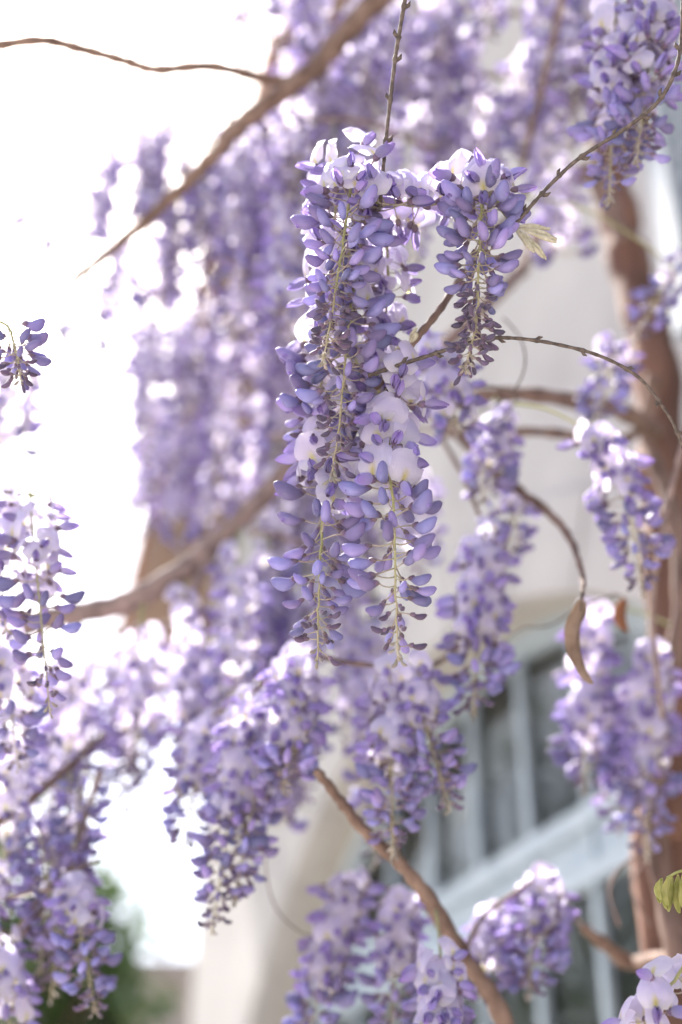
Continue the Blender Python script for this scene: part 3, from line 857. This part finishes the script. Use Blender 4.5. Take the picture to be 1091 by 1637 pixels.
# ------------------------------------------------------------------ softly blurred racemes near the focus
def near_anchor(p, maxd=9):
    w = P(*p)
    best = min(ANCHORS, key=lambda a: (a - w).length + (0.25 if a.z < w.z - .02 else 0))
    return best
def hang(label, top, tip, n, opened, seed, width=1.0, group=None, bow=0.0):
    """hangs from the nearest wood"""
    a = near_anchor(top)
    T, E = P(*top), P(*tip)
    rnd = random.Random(seed)
    base = a.copy()
    root = empty('wisteria_raceme', base)
    tag(root, label, 'flower cluster', group)
    mid = T.lerp(E, .5) + Vector((bow, 0, 0))
    up = a.lerp(T, .5) + Vector((0, 0, 0.15 * (a - T).length))
    full = smooth_path([p - base for p in (a, up, T, mid, E)], 6)
    m = MB(); m.tube(full, stem_radii(len(full), 1.5 * MM, .6 * MM), M['rachis'], 6)
    link('stem', m.mesh('stem'), root)
    for kind, mt in flower_layout(full[12:], n, opened, rnd, width):
        if kind == 'open': link('flower', rnd.choice(FLOWER_ALL_ME), root, mt)
        else: link('bud', rnd.choice(BUD_ME[kind]), root, mt)
    return root

hang('deep blue-violet cluster in the shade above the arching twig', (985, 10, 1.16), (975, 325, 1.10), 80, .55, 201, 1.05)
hang('full blue-lavender cluster touching the arching twig beside the deep violet one', (1050, 0, 1.14), (1018, 262, 1.09), 80, .62, 202, 1.1)
hang('lavender cluster with bright open top blossoms against the wall branches', (950, 705, 1.24), (1028, 950, 1.2), 85, .45, 203, 1.05, bow=.01)
hang('white-lit cluster hanging before the top of the arch', (772, 868, 1.27), (757, 1142, 1.2), 92, .62, 204, 1.15)
hang('lavender cluster with cream bud tip before the barred window', (655, 1075, 1.2), (720, 1295, 1.15), 70, .45, 205)
hang('rounded violet cluster hanging over the knotty diagonal branch', (625, 1090, 1.2), (628, 1372, 1.14), 85, .5, 206, 1.05)
hang('bright lavender cluster above the sunlit wall edge', (478, 1062, 1.22), (455, 1265, 1.17), 80, .7, 207, 1.1)
hang('lavender cluster trailing towards the white sky beside the sunlit wall', (400, 1130, 1.24), (338, 1492, 1.16), 100, .5, 208, 1.0)
hang('violet cluster with sparse dangling buds before the sunlit wall edge', (440, 1110, 1.24), (375, 1440, 1.17), 85, .45, 209, 1.0)
hang('sparse violet cluster with backlit petals at the white sky edge', (330, 1160, 1.3), (292, 1360, 1.24), 60, .55, 210)
hang('soft purple cluster below the knotty branch beside the sunlit wall', (560, 1420, 1.3), (490, 1660, 1.24), 95, .7, 211, 1.1)
hang('purple cluster hanging beneath the knotty branch fork', (640, 1440, 1.28), (625, 1650, 1.22), 70, .6, 212)
hang('deep violet open cluster crossing the foot of the knotty branch', (705, 1540, 1.12), (700, 1720, 1.08), 60, .9, 213)
hang('purple blossom mass before the lower bars of the arched window', (870, 1420, 1.3), (845, 1590, 1.25), 90, .5, 214, 1.1)
hang('lavender blossoms crowded beside the window bars under the transom', (790, 1465, 1.32), (770, 1590, 1.27), 50, .6, 215)
hang('soft purple cluster before the right jamb of the arch', (950, 985, 1.45), (935, 1265, 1.38), 95, .7, 216, 1.15)
hang('violet cluster falling along the trunk beside the window transom', (1045, 1040, 1.38), (1035, 1370, 1.3), 110, .6, 217, 1.1)
hang('purple cluster half hidden behind the trunk-side cluster', (1010, 1120, 1.45), (990, 1330, 1.4), 80, .7, 218, 1.05)
hang('pale translucent cluster drooping over the thick pinkish branch', (48, 800, 1.12), (80, 1142, 1.04), 52, .42, 219, 1.05)
hang('pale lavender blossoms against the white sky above the thick pinkish branch', (-10, 800, 1.14), (10, 1010, 1.08), 34, .8, 220, 1.1)
hang('deep violet blossoms crossing the bare branch end below the pale cluster', (0, 1010, 1.2), (30, 1230, 1.13), 50, .5, 221, 1.05)
hang('dense violet cluster before the green shrub tree', (20, 1230, 1.28), (-10, 1520, 1.22), 50, .3, 222, 1.0)
hang('cream and violet cluster dangling before the grey garden wall', (120, 1430, 1.2), (152, 1620, 1.15), 70, .3, 223)
hang('cream-budded cluster hanging over the shrub tree', (60, 1320, 1.28), (100, 1560, 1.2), 60, -.15, 224)
hang('sparse pale bud cluster hanging from the branch before the shrub tree', (130, 1240, 1.32), (110, 1450, 1.26), 56, -.2, 225)
hang('violet blossoms low before the dark shrub foliage', (0, 1500, 1.22), (20, 1690, 1.17), 40, .7, 226)
hang('open lavender cluster over the drooping branch with dark bud tip', (800, 675, 1.34), (770, 800, 1.3), 64, .5, 227, .95)
hang('small mauve cluster on the thick wall branch close to the trunk', (985, 560, 1.4), (950, 680, 1.36), 60, .25, 228, .95)
hang('sparse grey-mauve cluster against the wall right of the trunk', (1075, 430, 1.4), (1015, 540, 1.38), 50, .1, 229, .9)
hang('cream bud cluster above the drooping branch near the arch top', (830, 800, 1.34), (800, 905, 1.32), 46, .2, 230, .9)
hang('violet blossoms behind the short stout twig', (700, 560, 1.22), (735, 690, 1.2), 50, .8, 231)

# ------------------------------------------------------------------ far racemes: shared variants, hung along canopy vines
def far_variant(seed, length, n, opened):
    rnd = random.Random(seed)
    path = smooth_path([Vector((0, 0, 0)), Vector((rnd.uniform(-.01, .01), rnd.uniform(-.01, .01), -length * .5)), Vector((rnd.uniform(-.015, .015), rnd.uniform(-.015, .015), -length))], 6)
    bl, bu, st = MB(), MB(), MB()
    for kind, mt in flower_layout(path, n, opened, rnd, 1.05, .12, .5):
        if kind == 'open': bl.join(rnd.choice(FLOWER_ALL), mt)
        else: bu.join(rnd.choice(BUDS[kind]), mt)
    st.tube([Vector((0, 0, 0.045)), Vector((0.003, 0, 0.02))] + path, stem_radii(len(path) + 2, 1.7 * MM, .6 * MM), M['rachis'], 5)
    return bl.mesh('blossom_mass'), bu.mesh('bud_mass'), st.mesh('stem')
FAR = [far_variant(300 + i, L, n, o) for i, (L, n, o) in enumerate(((.20, 60, .75), (.24, 70, .62), (.17, 48, .8), (.22, 62, .45), (.26, 74, .75), (.15, 44, .6), (.19, 54, .95), (.13, 50, .1)))]
LOOK = ['full rounded', 'long bud-tipped', 'short loose', 'slender half-open', 'longest full-blown', 'small drooping', 'wide fully open', 'tiny tight-budded']
def far_raceme(p, k, sc, rz, label, group):
    label = LOOK[k] + ' blurred wisteria cluster ' + label
    root = empty('wisteria_raceme', p - Vector((0, 0, .045 * sc)), rz)
    root.scale = (sc, sc, sc)
    tag(root, label, 'flower cluster', group)
    bl, bu, st = FAR[k]
    tag(link('blossom_mass', bl, root), kind='stuff')
    tag(link('bud_mass', bu, root), kind='stuff')
    link('stem', st, root)

def canopy(label_branch, label_raceme, group, pts, count, seed, r=0.003, spread=.025, sizes=None, smin=.85, smax=1.15):
    path = wood('vine_stem', label_branch, 'vine', pts, r * 1.3, r, M['bark_grey'], seed=seed, wob=.001, sides=6, per=10) if label_branch else [P(*p) for p in smoothpx(pts)]
    hang_along(path, count, seed, label_raceme, group, spread, sizes, smin, smax)
def hang_along(path, count, seed, label, group, spread=.0, sizes=None, smin=.85, smax=1.15, t0=0.0, t1=1.0):
    rnd = random.Random(seed * 7 + 1)
    for i in range(count):
        t = t0 + (t1 - t0) * (i + rnd.uniform(.1, .9)) / count
        p = path[min(int(t * (len(path) - 1)), len(path) - 1)]
        far_raceme(p, rnd.choice(sizes) if sizes else rnd.randrange(len(FAR)), rnd.uniform(smin, smax), rnd.uniform(0, 6.28), label, group)

CT, CS, CM, CB, CH, CL = 'clusters of the upper canopy', 'clusters along the diagonal branch', 'clusters before the roof edge', 'clusters under the thick pinkish branch', 'clusters behind the long hanging ones', 'clusters beside the shrub tree'
def vine(stem_label, pts, place, group, count, seed, **kw):
    canopy(stem_label, place, group, pts, count, seed, **kw)
vine('thin vine stem along the top of the canopy, highest of the upper stems', [(300, -260, 1.95), (500, -230, 1.9), (700, -250, 1.85), (1000, -260, 1.75)], 'at the very top of the canopy', CT, 3, 31)
vine('thin vine stem hidden among the upper canopy clusters', [(360, -110, 1.75), (520, -90, 1.72), (680, -110, 1.7), (860, -90, 1.65), (960, -110, 1.6)], 'in the high canopy around the thin upright twig', CT, 10, 32)
vine('thin vine stem behind the thin upright twig', [(470, 60, 1.85), (560, 40, 1.8), (700, 10, 1.75), (880, 30, 1.7)], 'close behind the thin upright twig', CT, 8, 33)
vine('thin vine stem behind the compact bud cluster', [(620, 150, 1.8), (700, 130, 1.75), (800, 120, 1.7), (880, 140, 1.65)], 'behind the compact dark-tipped bud cluster', CT, 6, 34)
vine('thin vine stem running behind the thick diagonal branch', [(610, 20, 1.72), (500, 100, 1.72), (400, 170, 1.72), (320, 240, 1.74), (270, 290, 1.76), (210, 350, 1.76)], 'behind the thick diagonal branch', CS, 9, 35, smin=.8, smax=1.05)
hang_along(b1, 2, 55, 'on the bare end of the diagonal branch', CS, t0=0.8, t1=1.0, sizes=[5, 7])
vine('thin vine stem against the white sky below the diagonal branch', [(170, 190, 1.9), (240, 160, 1.85), (330, 170, 1.82), (430, 220, 1.8)], 'against the white sky beyond the diagonal branch', CS, 6, 36, sizes=[2, 3, 5, 6, 7])
vine('thin vine stem close to the fluffy pale clusters at the sky edge', [(-30, 330, 1.7), (20, 300, 1.72), (70, 320, 1.75)], 'alone in the white glare', CS, 2, 37, sizes=[5, 7])
vine('thin vine stem before the roof edge, upper one', [(330, 330, 1.8), (390, 300, 1.78), (450, 310, 1.75), (520, 330, 1.7)], 'before the upper roof edge', CM, 6, 38)
vine('thin vine stem before the roof edge, lower one', [(240, 480, 2.0), (290, 460, 1.95), (370, 450, 1.9), (460, 470, 1.85), (540, 500, 1.8)], 'before the lower roof edge', CM, 9, 39)
vine('thin vine stem under the roof corner', [(240, 610, 2.15), (320, 600, 2.0), (420, 620, 1.9), (500, 640, 1.8)], 'under the roof corner', CM, 9, 40)
vine('thin vine stem behind the long clusters', [(440, 200, 1.6), (520, 190, 1.55), (600, 200, 1.55), (690, 240, 1.6)], 'behind the tops of the long in-focus clusters', CH, 5, 41)
vine('thin vine stem deep behind the long clusters', [(430, 700, 1.7), (500, 690, 1.68), (600, 680, 1.68), (700, 690, 1.7)], 'behind the middle of the long in-focus clusters', CH, 6, 42)
vine('thin vine stem low behind the long clusters', [(400, 850, 1.6), (460, 860, 1.58), (540, 900, 1.56), (600, 930, 1.55)], 'behind the tips of the long in-focus clusters', CH, 5, 43)
hang_along(b3, 5, 44, 'hanging from the thick pinkish-brown branch', CB, t0=.12, t1=.62, sizes=[2, 5, 6, 0])
vine('thin vine stem beneath the thick pinkish branch', [(110, 1020, 1.75), (180, 1010, 1.72), (280, 1000, 1.7), (400, 1010, 1.65), (470, 1030, 1.6)], 'on the stem under the thick pinkish branch', CB, 8, 45, sizes=[2, 5, 6, 7])
vine('thin vine stem low beneath the thick pinkish branch', [(60, 1120, 1.6), (140, 1100, 1.6), (230, 1100, 1.6), (330, 1090, 1.6)], 'low under the thick pinkish branch', CB, 4, 46, sizes=[5, 7])
hang_along(b10, 3, 47, 'on the leaning branch beside the shrub tree', CL, sizes=[5, 7], t0=.2)
vine('thin vine stem beside the shrub tree', [(-60, 1200, 1.55), (0, 1180, 1.5), (60, 1190, 1.5)], 'above the shrub tree', CL, 3, 48, sizes=[5, 7])
hang_along(b2, 1, 49, 'on the thin bare branch against the sky', CS, t0=.9, t1=1.0, sizes=[5, 2])

# ------------------------------------------------------------------ leaves
def leaf_mesh(path, widths, mat, fold, twist, thick=0.0004):
    mb = MB()
    n = len(path)
    for sgn in (0, 1):
        rows = []
        for i, p in enumerate(path):
            t = i / (n - 1)
            d = (path[min(i + 1, n - 1)] - path[max(i - 1, 0)]).normalized()
            a = d.cross(Vector((0.2, 1, 0.1))).normalized()
            b = d.cross(a).normalized()
            an = twist[0] + (twist[1] - twist[0]) * t
            u = a * cos(an) + b * sin(an); v = d.cross(u)
            row = []
            for j in range(7):
                k = 2 * j / 6 - 1
                row.append(p + u * (widths(t) * k) + v * (fold(t) * abs(k) ** 1.5 * widths(t) + sgn * thick))
            rows.append(row if sgn else list(reversed(row)))
        mb.grid(rows, mat)
    return mb
# curled dry leaf hanging from the drooping branch
lp = [P(930, 960, 1.12), P(928, 985, 1.115), P(926, 1010, 1.11), P(930, 1045, 1.105), P(938, 1070, 1.10), P(950, 1092, 1.095)]
base = lp[0].copy()
lf = empty('dry_leaf', base); tag(lf, 'curled dry brown leaf dangling alone before the arch', 'leaf')
path = smooth_path([p - base for p in lp], 5)
lm = leaf_mesh(path, lambda t: 0.0078 * (sin(pi * min(1, t ** .9 * .97 + .02)) ** .8) + .0006, M['dry_leaf'], lambda t: 0.7 + 0.5 * t, (-0.3, 2.4))
link('blade', lm.mesh('blade'), lf)
m = MB(); m.tube([p - base for p in smooth_path([P(931, 945, 1.14), P(930, 962, 1.12), P(928, 985, 1.116)], 4)], .0008, M['twig'], 5); link('stalk', m.mesh('stalk'), lf)

# rust-coloured dry leaf scraps near the arch
for k, (x, y, lab) in enumerate(((1000, 985, 'small rust-brown dry leaf near the right of the arch top'),)):
    pp_ = [P(x, y - 28, 1.32), P(x - 4, y, 1.31), P(x + 6, y + 25, 1.30)]
    b0 = pp_[0].copy(); e = empty('dry_leaf', b0); tag(e, lab, 'leaf')
    a = near_anchor((x, y - 28, 1.32))
    lm = leaf_mesh(smooth_path([p - b0 for p in pp_], 4), lambda t: .007 * sin(pi * (t * .94 + .03)) + .0003, M['rust_leaf'], lambda t: .7, (.2, .9)); link('blade', lm.mesh('blade'), e)
    m = MB(); m.tube([p - b0 for p in smooth_path([a, a.lerp(pp_[0], .5), pp_[0]], 3)], .0008, M['twig'], 5); link('stalk', m.mesh('stalk'), e)

# drooping young leaves beside the trunk
b0 = P(1100, 1395, .98)
yl = empty('young_leaf_shoot', b0); tag(yl, 'drooping yellow-green young leaf shoot in front of the trunk', 'leaf shoot')
m = MB(); m.tube([p - b0 for p in smooth_path([P(1190, 1470, 1.0), P(1140, 1400, .985), P(1095, 1392, .98), P(1066, 1404, .98)], 5)], [.0016 - .0008 * i / 15 for i in range(16)], M['young_leaf'], 6); link('stalk', m.mesh('stalk'), yl)
rnd = random.Random(77)
for k, (x, y, l) in enumerate(((1060, 1404, 40), (1067, 1402, 52), (1076, 1400, 58), (1084, 1398, 62), (1092, 1396, 55), (1071, 1402, 46), (1055, 1408, 30))):
    d = .98 + rnd.uniform(-.006, .006)
    pts = [P(x, y, d) - b0, P(x + rnd.uniform(-4, 4) - 2, y + l * .5, d) - b0, P(x + rnd.uniform(-6, 6), y + l, d) - b0]
    lm = leaf_mesh(smooth_path(pts, 5), lambda t: (.0024 * sin(pi * (t * .95 + .03)) ** .8 + .0002), M['young_leaf'], lambda t: 1.3, (rnd.uniform(-.5, .5), rnd.uniform(.2, 1.2)))
    link('leaflet', lm.mesh('leaflet'), yl)

# downy leaf buds at the end of the arching twig and by the stout twig
def leaf_bud(label, tips, anchor):
    b0 = P(*anchor)
    e = empty('leaf_bud_shoot', b0); tag(e, label, 'leaf bud')
    m = MB(); m.tube([Vector((0, 0, 0)), (P(*tips[0]) - b0) * .3], [.0016, .0014], M['leaf_bud'], 6); link('stalk', m.mesh('stalk'), e)
    rnd = random.Random(len(label))
    for tp_ in tips:
        v = P(*tp_) - b0
        for k in range(4):
            p0 = v * rnd.uniform(.0, .25); p1 = v * rnd.uniform(.85, 1.05) + Vector((0, 0, rnd.uniform(-.003, .003)))
            mid_ = p0.lerp(p1, .55) + Vector((rnd.uniform(-.002, .002), 0, rnd.uniform(-.003, .003)))
            pa = smooth_path([p0, mid_, p1], 5); n = len(pa)
            m = MB(); m.tube(pa, [.0004 + .0011 * sin(pi * (i / (n - 1)) ** 1.2) for i in range(n)], M['leaf_bud'], 7)
            link('leaf_bud', m.mesh('leaf_bud'), e)
leaf_bud('pale downy leaf buds at the end of the arching twig', [(872, 412, .985), (890, 384, .985), (852, 398, .98), (880, 368, .99)], (822, 362, .985))
leaf_bud('cream downy leaf buds beside the short stout twig', [(632, 560, 1.01), (668, 528, 1.02), (640, 552, 1.015)], (652, 556, 1.022))
